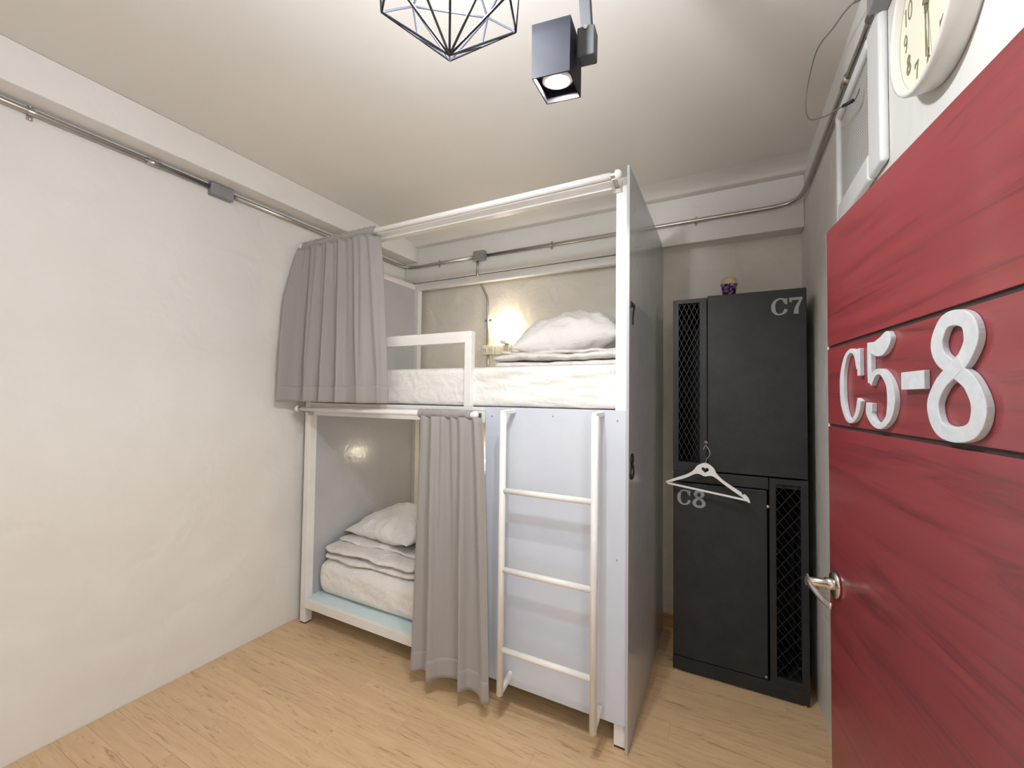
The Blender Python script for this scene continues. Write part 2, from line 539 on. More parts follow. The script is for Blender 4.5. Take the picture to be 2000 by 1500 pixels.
# ------------------------------------------------------------------ bunk bed
X0, X1 = -2.497, -0.381          # outer faces of the frame
FY, BK = 1.84, 2.91              # front face of posts, back of bed
PS = 0.052
bed = thing('bunk_bed', 'white-framed two-level bunk bed with blue-grey panels and a ladder', 'bunk bed', (-1.44, 2.37, 0))
def part(name, mb, m, parent=bed, **k):
    return obj(name, mb, m, parent, **k)
for (x, y, z1) in ((X0, FY, 2.47), (X1-PS-.001, FY, 2.484), (X0+.03, BK-PS, 2.49), (X1-PS-.001, BK-PS, 2.49)):
    p = part('post', MB().box(x, x+PS, y, y+PS, .008, z1), 'white', bevel=.003)
    part('foot_pad', MB().box(x+.002, x+PS-.002, y+.002, y+PS-.002, 0, .008), 'rubber', p)
# side panels
part('side_panel', MB().box(X1, X1+.012, 1.815, BK, 0.0, 2.519), 'grey_and_shade', bevel=.0015)['label'] = 'tall blue-grey side board beside the locker, its shade painted in as grey'
part('side_panel', MB().box(X0+.028, X0+.040, FY+PS, BK-PS+.01, .12, 2.45), 'grey_and_shade', bevel=.0015)['label'] = 'glossy grey board at the left end'
# front panel under the upper bunk with screws
fp = part('front_panel', MB().box(-1.088, X1, 1.825, FY-.0005, .108, 1.446), 'blue_panel', bevel=.0015)
fp['label'] = 'pale blue-grey front board behind the ladder'
for sx, sz in ((-1.05, 1.40), (-.72, 1.41), (-.42, 1.40), (-.42, .80)):
    part('screw', MB().lathe([(0, .0), (.004, .0), (.004, .0015), (0, .0016)], (sx, 1.8252, sz), (0, -1, 0), 10), 'steel', fp)
# rails
part('top_rail', MB().box(X0+PS, X1-PS-.001, FY+.004, FY+.048, 2.442, 2.484), 'white', bevel=.003)
part('top_rail', MB().box(X0+.03+PS, X1-PS-.001, BK-PS+.004, BK-.004, 2.432, 2.490), 'white', bevel=.003)
part('top_rail', MB().box(X0+.006, X0+.050, FY+PS, BK-PS, 2.436, 2.482), 'white', bevel=.003)
part('middle_rail', MB().box(X0+PS, -1.088, FY+.002, FY+.05, 1.362, 1.425), 'white', bevel=.003)
part('middle_rail', MB().box(X0+PS, X1-PS-.001, BK-.05, BK-.004, 1.362, 1.425), 'white', bevel=.003)
part('upper_base', MB().box(X0+.041, X1-.001, FY+.001, BK-.003, 1.4255, 1.444), 'white', bevel=.002)
part('panel_post', MB().box(-1.112, -1.072, FY+.051, FY+.09, .172, 1.4245), 'white', bevel=.002)
part('front_board', MB().box(X0+PS-.001, -1.09, 1.827, 1.850, .113, .168), 'white', bevel=.002)
part('lower_base', MB().box(X0+.041, X1-.001, 1.8505, BK-.003, .150, .168), 'pale_blue', bevel=.002)
part('base_rail', MB().box(X0+PS, X1-PS-.001, BK-.05, BK-.004, .09, .149), 'white', bevel=.002)
# guard rail of the upper bunk
g = MB().box(X0+PS, -1.2375, FY+.004, FY+.044, 1.785, 1.846)
g.box(-1.2370, -1.195, FY+.004, FY+.044, 1.4445, 1.846)
part('guard_rail', g, 'white', bevel=.003)
# ladder
LX0, LX1, LY = -.925, -.488, 1.712
lad = part('ladder', MB().tube([(LX0, LY, 1.425), (LX0, LY, .135)], .0155, 16), 'white', smooth=True)
lad['label'] = 'white tube ladder fixed to the front board'
part('stile', MB().tube([(LX1, LY, 1.425), (LX1, LY, .125)], .0155, 16), 'white', lad, smooth=True)
for z in (1.064, .702, .340):
    part('rung', MB().tube([(LX0+.012, LY, z), (LX1-.012, LY, z)], .0135, 16), 'white', lad, smooth=True)
for x, zt, zb in ((LX0, 1.425, .142), (LX1, 1.425, .132)):
    part('bracket', MB().bar((x, LY-.014, zt), (x, 1.8248, zt+.004), .022, .022), 'white', lad, bevel=.004)
    part('bracket', MB().bar((x, LY+.004, zb), (x, 1.8248, zb+.025), .020, .028), 'white', lad, bevel=.004)
# bunk numbers stuck on the side board: black 7 and 8, reading from the locker side
fr = (V((X1+.0122, 1.835, 1.824)), V((0, 1, 0)), V((0, 0, 1)), V((1, 0, 0)))
part('number_seven', glyph(MB(), '7', fr, .102, .095, 0, .004, .14, .09), 'rubber')['label'] = 'black numeral 7 on the side board'
fr = (V((X1+.0122, 1.835, 1.148)), V((0, 1, 0)), V((0, 0, 1)), V((1, 0, 0)))
part('number_eight', glyph(MB(), '8', fr, .104, .085, 0, .004, .17, .09), 'rubber')['label'] = 'black numeral 8 on the side board'
# curtain rods
RY = 1.765
def rod(x0, x1, z, lab, ends):
    r = part('curtain_rod', MB().tube([(x0, RY, z), (x1, RY, z)], .0145, 18), 'white', smooth=True)
    r['label'] = lab
    for x, s in ((x0, -1), (x1, 1)):
        prof = [(.0145, -.004), (.0195, 0), (.0205, .008), (.017, .019), (.008, .025), (0, .026)]
        part('finial', MB().lathe(prof, (x, RY, z), (s, 0, 0), 20), 'white', r, smooth=True)
    for x in ends:
        b = MB().bar((x, RY, z-.012), (x, FY-.001 if x < -1.1 or z > 2 else 1.8245, z-.022), .018, .012)
        b.box(x-.022, x+.022, FY-.006, FY-.0005, z-.045, z+.008) if (z > 2 or x < -1.1) else b.box(x-.022, x+.022, 1.819, 1.8247, z-.045, z+.008)
        b.lathe([(.0165, -.009), (.0165, .009)], (x, RY, z), (1, 0, 0), 18)
        part('rod_bracket', b, 'steel', r, bevel=.0015)
    return r
rod(-2.46, -.418, 2.461, 'white upper curtain rod along the top of the bed', (-2.42, -.428))
rod(-2.462, -1.122, 1.405, 'white lower curtain rod under the upper bunk', (-2.44, -1.142))

# ------------------------------------------------------------------ mattresses
def soft_box(x0, x1, y0, y1, z0, z1, r, nx, ny, nz, wr):
    """rounded box from a cube grid, with cloth wrinkles wr(x,y,z)->offset along the normal"""
    mb = MB()
    c = V(((x0+x1)/2, (y0+y1)/2, (z0+z1)/2)); hd = V(((x1-x0)/2, (y1-y0)/2, (z1-z0)/2))
    def P(a, b, cc):
        q = V((a*hd.x, b*hd.y, cc*hd.z))
        inn = V((max(-hd.x+r, min(hd.x-r, q.x)), max(-hd.y+r, min(hd.y-r, q.y)), max(-hd.z+r, min(hd.z-r, q.z))))
        d = q-inn
        n = d.normalized() if d.length > 1e-9 else V((0, 0, 1))
        p = inn + n*r
        p = p + c
        return p + n*wr(p, n)
    def lin(t): return -1 + 2*t
    for s in (-1, 1):
        mb.grid(lambda u, v: P(lin(u), s, lin(v)), nx, nz)
        mb.grid(lambda u, v: P(s, lin(u), lin(v)), ny, nz)
        mb.grid(lambda u, v: P(lin(u), lin(v), s), nx, ny)
    return mb
def weld(o, d=.0004):
    bm = bmesh.new(); bm.from_mesh(o.data)
    bmesh.ops.remove_doubles(bm, verts=bm.verts, dist=d)
    bmesh.ops.recalc_face_normals(bm, faces=bm.faces)
    bm.to_mesh(o.data); bm.free()
    for p in o.data.polygons: p.use_smooth = True
    return o
def wr_up(p, n):
    if n.y > -.5: return 0.0
    k = min(1, max(0, (p.x+1.35)/.6))*.8+.2
    a = noise.noise(V((p.x*1.1, 1.7, p.z*26 - p.x*3.0)))*.014*k
    b = noise.noise(V((p.x*2.5, 5.7, p.z*55 + p.x*7)))*.0055*k
    return a+b
def wr_lo(p, n):
    if n.y > -.5: return 0.0
    return noise.noise(V((p.x*1.6, 2.7, p.z*22 + p.x*5)))*.005 + noise.noise(V((p.x*.8, 8.7, p.z*12)))*.004
o = weld(obj('mattress', soft_box(-2.44, -.388, 1.868, 2.855, 1.4445, 1.656, .035, 150, 20, 26, wr_up), 'linen', loc=(-1.41, 2.36, 1.4445)))
tag(o, 'white-sheeted mattress on the upper bunk behind the guard rail', 'mattress')
o = weld(obj('mattress', soft_box(-2.445, -.395, 1.915, 2.855, .1685, .385, .065, 110, 30, 26, wr_lo), 'linen', loc=(-1.41, 2.36, .1685)))
tag(o, 'white-sheeted mattress on the lower bunk above the pale blue base', 'mattress')

# ------------------------------------------------------------------ folded duvets and pillows
def duvet(x0, x1, y0, y1, z0, h, layers, seed, skew=0.0):
    """one blanket folded back and forth: a thick ribbon in (y,z) swept along x"""
    th = h/layers
    path = []
    for i in range(layers):
        z = (i+.5)*th
        seq = [(1.0, z), (.7, z), (.4, z), (.12, z)]
        if i % 2: seq = seq[::-1]
        path += seq
        if i < layers-1:
            path.append(((-.02 if i % 2 == 0 else 1.02), z+th/2))
    pc = catmull(path, 4)
    n = len(pc)
    NX = 90
    mb = MB()
    def ring(u):
        x = x0 + (x1-x0)*u
        end = min(1.0, u/.05, (1-u)/.05)
        puff = .35 + .65*math.sqrt(max(0, end))
        off = noise.noise(V((x*3+seed, 0, 0)))*.035 + noise.noise(V((x*9+seed, 4, 0)))*.012
        outer, inner = [], []
        for i in range(n):
            a = pc[max(i-1, 0)]; b = pc[min(i+1, n-1)]
            dy, dz = (b[0]-a[0])*(y1-y0), b[1]-a[1]
            l = math.hypot(dy, dz) or 1
            ny, nz = -dz/l, dy/l
            yy = y0 + (y1-y0)*pc[i][0]
            fr_ = 1-pc[i][0]
            ly = i/n*layers
            wob = noise.noise(V((x*5+seed*2, ly*2.3, 1)))*.022*max(0, fr_) + off*max(0, fr_)
            lift = noise.noise(V((x*4, yy*5, seed+ly*.7)))*.012 + noise.noise(V((x*13, yy*11, seed+ly)))*.007 + abs(noise.noise(V((x*9+yy*6, yy*14-x*4, seed))))*-.010
            zz = z0 + pc[i][1] + lift*min(1, pc[i][1]/h*2)
            hw = th*.47*puff*(1+.35*noise.noise(V((x*10, yy*6, ly+seed))))
            yy += wob + skew*(u-.5)
            xx = x + noise.noise(V((ly*1.9, yy*3, seed)))*.02*(1-end)
            outer.append((xx, yy+ny*hw, max(z0, zz+nz*hw)))
            inner.append((xx, yy-ny*hw, max(z0, zz-nz*hw)))
        return outer + inner[::-1]
    R = [ring(k/NX) for k in range(NX+1)]
    m_ = len(R[0])
    vs = [p for r in R for p in r]
    fs = []
    for k in range(NX):
        for i in range(m_):
            j = (i+1) % m_
            fs.append((k*m_+i, k*m_+j, (k+1)*m_+j, (k+1)*m_+i))
    # end caps as strips
    for k, fl_ in ((0, False), (NX, True)):
        for i in range(n-1):
            q = (k*m_+i, k*m_+i+1, k*m_+m_-2-i, k*m_+m_-1-i)
            fs.append(q[::-1] if fl_ else q)
    return mb.add(vs, fs)
o = obj('folded_duvet', duvet(-1.20, -.40, 2.12, 2.74, 1.6565, .115, 5, 3.3), 'linen_b', smooth=True, loc=(-.85, 2.43, 1.6565), subsurf=1)
tag(o, 'folded white duvet under the pillow on the upper bunk', 'duvet')
o = obj('folded_duvet', duvet(-2.425, -1.66, 1.975, 2.70, .3855, .120, 5, 8.1), 'linen_b', smooth=True, loc=(-2.05, 2.3, .3855), subsurf=1)
tag(o, 'folded white duvet under the pillow on the lower bunk', 'duvet')

def pillow(c, hx, hy, hz, rz, rx, ry, seed, wr=.012):
    """two bulged sheets meeting in a seam, corners drawn out"""
    R = Matrix.Rotation(rz, 3, 'Z') @ Matrix.Rotation(rx, 3, 'X') @ Matrix.Rotation(ry, 3, 'Y')
    c = V(c)
    def fn(sg):
        def f(u, v):
            a, b = -1+2*u, -1+2*v
            k = 1 - .10*(1-a*a)*abs(b)**3
            l = 1 - .10*(1-b*b)*abs(a)**3
            prof = (max(0, 1-abs(a)**2.4)*max(0, 1-abs(b)**2.4))**.62
            e = (1-prof)
            crease = noise.noise(V((a*2.3+seed, b*2.9, sg)))*wr*1.6*prof + noise.noise(V((a*6+seed, b*5, sg+4)))*wr*.6*prof
            ang = math.atan2(b, a)
            crease += math.sin(ang*18+seed+3*noise.noise(V((a*2, b*2, seed))))*.006*min(1, e*1.6)*prof**.5
            p = V((a*hx*l, b*hy*k, sg*hz*prof + crease))
            return c + R @ p
        return f
    mb = MB()
    mb.grid(fn(1), 48, 40); mb.grid(fn(-1), 48, 40, True)
    return mb
o = weld(obj('pillow', pillow((-.86, 2.44, 1.887), .325, .25, .130, math.radians(14), math.radians(16), math.radians(-7), 1.0, .022), 'linen', loc=(-.83, 2.44, 1.79)))
tag(o, 'plump white pillow lying on the folded duvet of the upper bunk', 'pillow')
o = weld(obj('pillow', pillow((-2.05, 2.33, .590), .36, .27, .095, math.radians(-10), math.radians(9), math.radians(-4), 6.0), 'linen', loc=(-2.05, 2.33, .52)))
tag(o, 'white pillow lying on the folded duvet of the lower bunk', 'pillow')

# ------------------------------------------------------------------ curtains
def pleat(s, k, ph):
    t = math.sin(2*math.pi*(k*s) + ph + .9*math.sin(2*math.pi*s*1.7+ph*2))
    return math.copysign(abs(t)**.75, t)
def curtain_fn(top, bot, zt, zb, y0, ytop, ybot, k, ph, atop, abot, edge=None, hemwave=0.0, pinch=0.0):
    def f(s, v, off=0.0):
        xt = top[0] + (top[1]-top[0])*s
        xb = bot[0] + (bot[1]-bot[0])*s
        e = v**.75
        x = xt*(1-e) + xb*e
        if pinch:
            mid = (x - (top[0]+top[1])/2)
            x -= mid*pinch*math.sin(math.pi*min(1, v*1.15))
        amp = (atop + (abot-atop)*min(1, v*1.25))*min(1, (1-s)/.12+.15)
        fold = pleat(s, k, ph) * (.85+.6*noise.noise(V((s*5, ph, 0))))
        fold += .55*pleat(s, k*2.3, ph*1.7)*max(0, 1-v*1.1) + .35*noise.noise(V((s*6+v*.8, v*1.8, ph)))
        y = y0 + (ytop*(1-v) + ybot*v) - amp*fold
        x += amp*.55*math.cos(2*math.pi*k*s+ph)*v
        if edge: 
            dx, dy = edge(s, v)
            x += dx; y += dy
        z = zt + (zb-zt)*v + hemwave*v*noise.noise(V((s*4, 2, ph)))
        return (x, y-off, z)
    return f
# upper curtain, drawn to the left end
def edge_u(s, v):
    dx = dy = 0
    if s < .10:
        t = (1-s/.10)
        dy -= .060*t*min(1, v*3); dx -= .004*t
    if s > .94:
        t = (s-.94)/.06
        dy += .060*t; dx += .018*t*v
    return dx, dy
fu = curtain_fn((-2.470, -1.822), (-2.488, -1.705), 2.448, 1.452, RY, -.018, -.055, 5.2, .6, .010, .034, edge_u)
cu = thing('curtain', 'grey fabric curtain drawn to the left end of the upper bunk', 'curtain', (-2.14, RY, 1.45), 'bunk curtains')
obj('cloth', MB().grid(lambda a, b: fu(a, b), 200, 44), 'curtain', cu, smooth=True, solid=.0016, recalc=False)
obj('hem', MB().grid(lambda a, b: fu(a, .90+.10*b, .0022), 200, 6), 'curtain', cu, smooth=True, solid=.0012, recalc=False)
def sleeve(x0, x1, z, r, seed, n=90):
    path, rs = [], []
    for i in range(n+1):
        t = i/n
        x = x0+(x1-x0)*t
        path.append((x, RY, z))
        rs.append(r*(1+.16*noise.noise(V((x*42, seed, 0)))+.10*math.sin(x*190+seed)*noise.noise(V((x*11, seed, 3)))))
    return MB().tube(path, r, 18, True, rs)
obj('rod_sleeve', sleeve(-2.468, -1.818, 2.461, .0185, 1.3), 'curtain', cu, smooth=True)
def ruffle_u(a, b):
    x = -2.468 + .65*a
    return (x, RY - .004 + .006*math.sin(a*85)+.005*noise.noise(V((a*14, 1, 0))), 2.476 + b*(.016+.006*noise.noise(V((a*20, 3, 0)))))
obj('heading', MB().grid(ruffle_u, 120, 3), 'curtain', cu, smooth=True, solid=.0016, recalc=False)
# lower curtain, bunched beside the front board
def edge_l(s, v):
    if s < .08:
        t = 1-s/.08
        return (-.010*t*(1-v), .03*t)
    return (0, 0)
fl_ = curtain_fn((-1.455, -1.058), (-1.440, -.978), 1.394, .088, RY, -.02, -.055, 2.8, 2.5, .015, .028, edge_l, .030, 0)
cl = thing('curtain', 'grey fabric curtain bunched in front of the lower bunk beside the ladder', 'curtain', (-1.25, RY, .07), 'bunk curtains')
obj('cloth', MB().grid(lambda a, b: fl_(a, b), 180, 60), 'curtain', cl, smooth=True, solid=.0016, recalc=False)
obj('hem', MB().grid(lambda a, b: fl_(a, .925+.075*b, .0022), 180, 5), 'curtain', cl, smooth=True, solid=.0012, recalc=False)
obj('rod_sleeve', sleeve(-1.462, -1.135, 1.405, .0225, 6.1, 70), 'curtain', cl, smooth=True)

# ------------------------------------------------------------------ bunk wall lamps, socket and switch
def wall_lamp(x, z, lab):
    t = thing('wall_lamp', lab, 'lamp', (x, YB, z-.09), 'bunk reading lamps')
    obj('base', MB().box(x-.022, x+.022, YB-.085, YB-.0003, z-.128, z-.102), 'white_plastic', t, bevel=.004)
    obj('stem', MB().lathe([(.0185, z-.102), (.0185, z-.070), (.0150, z-.064), (.0150, z-.041)], (x, YB-.062, 0), (0, 0, 1), 20), 'white_plastic', t, smooth=True)
    prof = [(0, -.041), (.016, -.041), (.034, -.034), (.050, -.018), (.057, .002), (.053, .022), (.038, .036), (.018, .042), (0, .043)]
    obj('globe', MB().lathe(prof, (x, YB-.062, z), (0, 0, 1), 28), 'glass_shade', t, smooth=True)
    return t
wall_lamp(-1.575, 2.052, 'lit white globe lamp on the wall of the upper bunk')
wall_lamp(-1.72, .945, 'lit globe lamp on the wall of the lower bunk, behind the curtain')
so = thing('wall_socket', 'cream double socket on the wall of the upper bunk', 'socket', (-1.742, YB, 1.84))
obj('plate', MB().box(-1.802, -1.684, YB-.022, YB-.0002, 1.843, 1.921), 'cream', so, bevel=.004)
for x in (-1.772, -1.715):
    s = obj('outlet', MB().box(x-.019, x+.019, YB-.0245, YB-.0222, 1.860, 1.906), 'cream', so, bevel=.001)
    for dx in (-.008, .008):
        for dz in (-.006, .008):
            obj('slot', MB().box(x+dx-.002, x+dx+.002, YB-.0252, YB-.0246, 1.881+dz-.004, 1.881+dz+.004), 'rubber', s)
sw = thing('light_switch', 'cream light switch beside the socket under the upper bunk lamp', 'switch', (-1.605, YB, 1.84))
obj('plate', MB().box(-1.680, -1.530, YB-.022, YB-.0002, 1.839, 1.917), 'cream', sw, bevel=.004)
obj('rocker', MB().box(-1.622, -1.592, YB-.027, YB-.0222, 1.858, 1.898), 'cream', sw, bevel=.002)
obj('indicator', MB().box(-1.541, -1.536, YB-.0228, YB-.0221, 1.875, 1.887), 'rubber', sw)

# ------------------------------------------------------------------ conduit
cd = thing('electrical_conduit', 'grey metal conduit running round the walls below the ceiling', 'conduit', (-2.54, 1.2, 2.6))
PX, PY, PX2 = XL+.017, BY-.017, XR-.017
zc = 2.636
run = [(PX, YF+.002, zc+.01), (PX, .5, zc+.012), (PX, 1.24, zc+.008)]
obj('pipe', MB().tube(run, .0125, 12), 'steel', cd, smooth=True)
run = [(PX, 1.36, zc+.006), (PX, 2.0, zc+.004)] + catmull([(PX, 2.68, zc), (PX+.012, 2.765, zc-.002), (PX+.06, PY-.014, zc-.004), (PX+.145, PY, zc-.006)], 6) + [(-1.815, PY, zc-.004)]
obj('pipe', MB().tube(run, .0125, 12), 'steel', cd, smooth=True)
run = [(-1.70, PY, zc-.006), (-.5, PY, zc-.008)] + catmull([(.24, PY, zc-.006), (.33, PY-.01, zc+.0), (.375, PY-.06, zc+.008), (PX2, PY-.16, zc+.014)], 6) + [(PX2, 1.9, zc+.008), (PX2, 1.62, zc-.004), (PX2-.002, 1.470, zc-.004)]
obj('pipe', MB().tube(run, .0125, 12), 'steel', cd, smooth=True)
# drop to the bunk sockets
run = [(-1.785, PY, 2.595), (-1.79, PY, 2.54), (-1.792, PY+.006, BZ-.004), (-1.81, YB-.03, BZ-.022), (-1.838, YB-.013, 2.462), (-1.80, YB-.011, 2.40), (-1.762, YB-.011, 2.325), (-1.756, YB-.011, 2.28), (-1.752, YB-.011, 1.921)]
obj('drop_pipe', MB().tube(run, .0095, 10), 'steel', cd, smooth=True)
obj('drop_pipe', MB().tube([(-1.748, YB-.011, 1.843), (-1.748, YB-.011, 1.50)], .0095, 10), 'steel', cd, smooth=True)
def jb(mb, lab):
    o = obj('junction_box', mb, 'jbox', cd, bevel=.004)
    o['label'] = lab
    return o
j = jb(MB().box(XL+.0003, XL+.040, 1.243, 1.362, 2.603, 2.670), 'grey junction box on the left wall')
for y in (1.262, 1.343): obj('screw', MB().lathe([(0, 0), (.005, 0), (.005, .002), (0, .0025)], (XL+.0401, y, 2.637), (1, 0, 0), 10), 'steel', j)
j = jb(MB().box(-1.817, -1.715, BY-.042, BY-.0003, 2.595, 2.672), 'grey junction box on the back beam')
obj('lug', MB().lathe([(0, 0), (.016, 0), (.016, .006), (0, .006)], (-1.706, BY-.036, 2.622), (0, -1, 0), 14), 'jbox', j)
obj('lug', MB().lathe([(0, 0), (.016, 0), (.016, .006), (0, .006)], (-1.706, BY-.036, 2.648), (0, -1, 0), 14), 'jbox', j)
j = jb(MB().box(XR-.046, XR-.0003, 1.335, 1.475, 2.590, 2.680), 'grey junction box on the right wall by the clock')
obj('coupling', MB().tube([(PX, .962, zc+.0095), (PX, 1.02, zc+.0093)], .0155, 14), 'steel', cd, smooth=True)
obj('coupling', MB().tube([(PX2, 1.80, zc+.003), (PX2, 1.855, zc+.006)], .0165, 14), 'steel', cd, smooth=True)
obj('coupling', MB().tube([(PX2-.001, 1.478, zc-.004), (PX2-.001, 1.545, zc-.004)], .0165, 14), 'steel', cd, smooth=True)
def clampx(y, z):
    m = MB().box(XL+.0003, XL+.003, y-.009, y+.009, z-.032, z+.034)
    m.lathe([(.0140, -.009), (.0140, .009)], (PX, y, z), (0, 1, 0), 14)
    m.lathe([(0, 0), (.006, 0), (.004, .004), (0, .005)], (XL+.003, y, z+.026), (1, 0, 0), 10).lathe([(0, 0), (.006, 0), (.004, .004), (0, .005)], (XL+.003, y, z-.025), (1, 0, 0), 10)
    obj('clamp', m, 'steel', cd)
def clampy(x, z, yw=BY, py=PY, r=.0140):
    m = MB().box(x-.008, x+.008, yw-.003, yw-.0003, z-.030, z+.030)
    m.lathe([(r, -.008), (r, .008)], (x, py, z), (1, 0, 0), 14)
    m.lathe([(0, 0), (.006, 0), (.004, .004), (0, .005)], (x, yw-.003, z+.024), (0, -1, 0), 10).lathe([(0, 0), (.006, 0), (.004, .004), (0, .005)], (x, yw-.003, z-.024), (0, -1, 0), 10)
    obj('clamp', m, 'steel', cd)
clampx(.578, zc+.012)
clampy(-2.18, zc-.005); clampy(-1.148, zc-.006); clampy(-.165, zc-.007)
m_ = MB().box(-1.786, -1.722, YB-.003, YB-.0003, 2.122, 2.138)
m_.lathe([(.0108, -.007), (.0108, .007)], (-1.754, YB-.011, 2.13), (0, 0, 1), 12)
for x in (-1.778, -1.730): m_.lathe([(0, 0), (.006, 0), (.004, .004), (0, .005)], (x, YB-.003, 2.13), (0, -1, 0), 10)
obj('clamp', m_, 'steel', cd)

# ------------------------------------------------------------------ locker
LY0, LY1 = 2.505, 2.935
lx0, lx1 = -.265, .362
lk_ = thing('locker', 'tall black two-door locker with wire mesh strips, marked C7 and C8', 'locker', ((lx0+lx1)/2, (LY0+LY1)/2, 0))
c = MB()
c.box(lx0, lx0+.016, LY0+.02, LY1, 0, 2.062).box(lx1-.016, lx1, LY0+.02, LY1, 0, 2.066)      # sides
c.box(lx0+.016, lx1-.016, LY1-.012, LY1, 0, 2.062).box(lx0+.016, lx1-.016, LY0+.02, LY1-.012, 2.042, 2.060)
c.box(lx0+.016, lx1-.016, LY0+.02, LY1-.012, 0.0, .06).box(lx0+.016, lx1-.016, LY0+.02, LY1-.012, 1.050, 1.070)
obj('body', c, 'black', lk_, bevel=.002)
obj('inner_lining', MB().box(lx0+.0165, lx1-.0165, LY1-.05, LY1-.0125, .061, 1.0495).box(lx0+.0165, lx1-.0165, LY1-.05, LY1-.0125, 1.0705, 2.0415), 'dark', lk_)
du = obj('door', MB().box(-.089, .361, LY0, LY0+.0195, 1.108, 2.066), 'black', lk_, bevel=.004)
du['label'] = 'upper locker door marked C7'
dl = obj('door', MB().box(-.263, .187, LY0, LY0+.0195, .085, 1.035), 'black', lk_, bevel=.004)
dl['label'] = 'lower locker door marked C8'
obj('cross_band', MB().box(-.263, .193, LY0+.006, LY0+.0195, 1.0405, 1.100), 'black', lk_, bevel=.002)
obj('plinth', MB().box(lx0, lx1, LY0+.004, LY0+.0195, .010, .080), 'black', lk_, bevel=.002)
for x in (lx0+.012, lx1-.026):
    obj('foot', MB().box(x, x+.014, LY0+.004, LY0+.018, 0, .0095), 'steel', lk_)
def strip(x0, x1, z0, z1, mx0, mx1, mz0, mz1, dz, sl, both):
    f = MB().box(x0, mx0, LY0+.001, LY0+.0195, z0, z1).box(mx1, x1, LY0+.001, LY0+.0195, z0, z1)
    f.box(mx0, mx1, LY0+.001, LY0+.0195, z0, mz0).box(mx0, mx1, LY0+.001, LY0+.0195, mz1, z1)
    fo = obj('mesh_frame', f, 'black', lk_)
    m = MB()
    wdt = mx1-mx0
    y = LY0+.012
    for sgn in ((1, -1)):
        step = dz if sgn == 1 or both else dz/1.5
        ht = wdt*sl
        z = mz0 - ht
        while z < mz1:
            a = [(mx0, z), (mx1, z+ht)] if sgn == 1 else [(mx0, z+ht), (mx1, z)]
            (xa, za), (xb, zb) = a
            # clip to opening
            pts = []
            for t in range(2): pass
            def clip(xa, za, xb, zb):
                ta, tb = 0.0, 1.0
                d = zb-za
                for lim, s in ((mz0, 1), (mz1, -1)):
                    va, vb = s*(za-lim), s*(zb-lim)
                    if va < 0 and vb < 0: return None
                    if va < 0: ta = max(ta, va/(va-vb))
                    if vb < 0: tb = min(tb, va/(va-vb))
                if tb-ta < .02: return None
                return (xa+(xb-xa)*ta, za+d*ta, xa+(xb-xa)*tb, za+d*tb)
            q = clip(xa, za, xb, zb)
            if q:
                r = .0034 if (both or sgn == 1) else .0016
                m.bar((q[0], y+(.002 if sgn == 1 else -.001), q[1]), (q[2], y+(.002 if sgn == 1 else -.001), q[3]), r, .0022)
            z += step
    g_ = obj('wire_mesh', m, 'mesh_black', fo)
    g_['kind'] = 'stuff'
strip(lx0, -.0925, 1.1005, 2.058, -.236, -.127, 1.150, 2.036, .058, 2.2, True)
strip(.197, lx1-.001, .0805, 1.100, .225, .330, .112, 1.072, .074, 1.35, False)
# numbers on the doors
def door_text(ch, x, z, h, wd, par, nm):
    fr = (V((x, LY0-.0003, z)), V((1, 0, 0)), V((0, 0, 1)), V((0, -1, 0)))
    obj(nm, glyph(MB(), ch, fr, h, wd, 0, .0012, .21, .09), 'silver_paint', par)
door_text('C', .212, 1.935, .086, .068, du, 'letter_c'); door_text('7', .287, 1.934, .088, .062, du, 'numeral_seven')
door_text('C', -.240, .914, .082, .066, dl, 'letter_c'); door_text('8', -.162, .910, .086, .062, dl, 'numeral_eight')
# small hook and latch
hk = obj('coat_hook', MB().tube(catmull([(-.098, LY0-.0005, 1.262), (-.098, LY0-.022, 1.258), (-.098, LY0-.036, 1.262), (-.098, LY0-.042, 1.276)], 5), .0028, 8).lathe([(0, 0), (.011, 0), (.010, .003), (0, .0035)], (-.098, LY0-.0002, 1.262), (0, -1, 0), 14), 'steel', lk_, smooth=True)
obj('door_catch', MB().lathe([(0, 0), (.009, 0), (.009, .006), (.005, .009), (0, .009)], (.190, LY0+.0005, .955), (0, -1, 0), 14), 'steel', lk_, smooth=True)
obj('door_catch', MB().lathe([(0, 0), (.006, 0), (.006, .004), (0, .005)], (.178, LY0-.0003, .098), (0, -1, 0), 12), 'steel', lk_, smooth=True)

# hanger on the hook
hg = thing('coat_hanger', 'white wooden hanger with a heart cut-out hung on the locker', 'hanger', (-.096, 2.44, 1.02))
Lp, Rp = V((-.300, 2.463, 1.029)), V((.111, 2.405, 1.002))
U_ = (Rp-Lp); Lg = U_.length; U_ = U_.normalized()
W_ = (V((0, 0, 1)) - U_*U_.z).normalized(); N_ = U_.cross(W_)
frh = (Lp, U_, W_, N_)
hs = obj('hook', MB().tube([Lp+U_*a+W_*b+N_*c_ for a, b, c_ in catmull([(.198, .135, 0), (.198, .155, 0), (.203, .172, 0), (.214, .190, 0), (.212, .212, .0), (.200, .230, 0), (.194, .238, 0), (.186, .229, .0), (.183, .214, 0)], 5)], .0021, 10), 'chrome', hg, smooth=True)
top = catmull([(.000, .012), (.05, .040), (.11, .072), (.142, .100), (.160, .128), (.198, .147), (.236, .128), (.254, .100), (.286, .072), (.345, .040), (.372, .026), (.376, .015), (.388, .020), (.405, .004), (Lg-.002, -.018)], 4)
bot = catmull([(Lg-.012, -.016), (.385, .000), (.362, .012), (.30, .047), (.246, .080), (.222, .083), (.198, .076), (.174, .083), (.150, .080), (.10, .048), (.04, .020), (.006, .004)], 4)
outline = top + bot
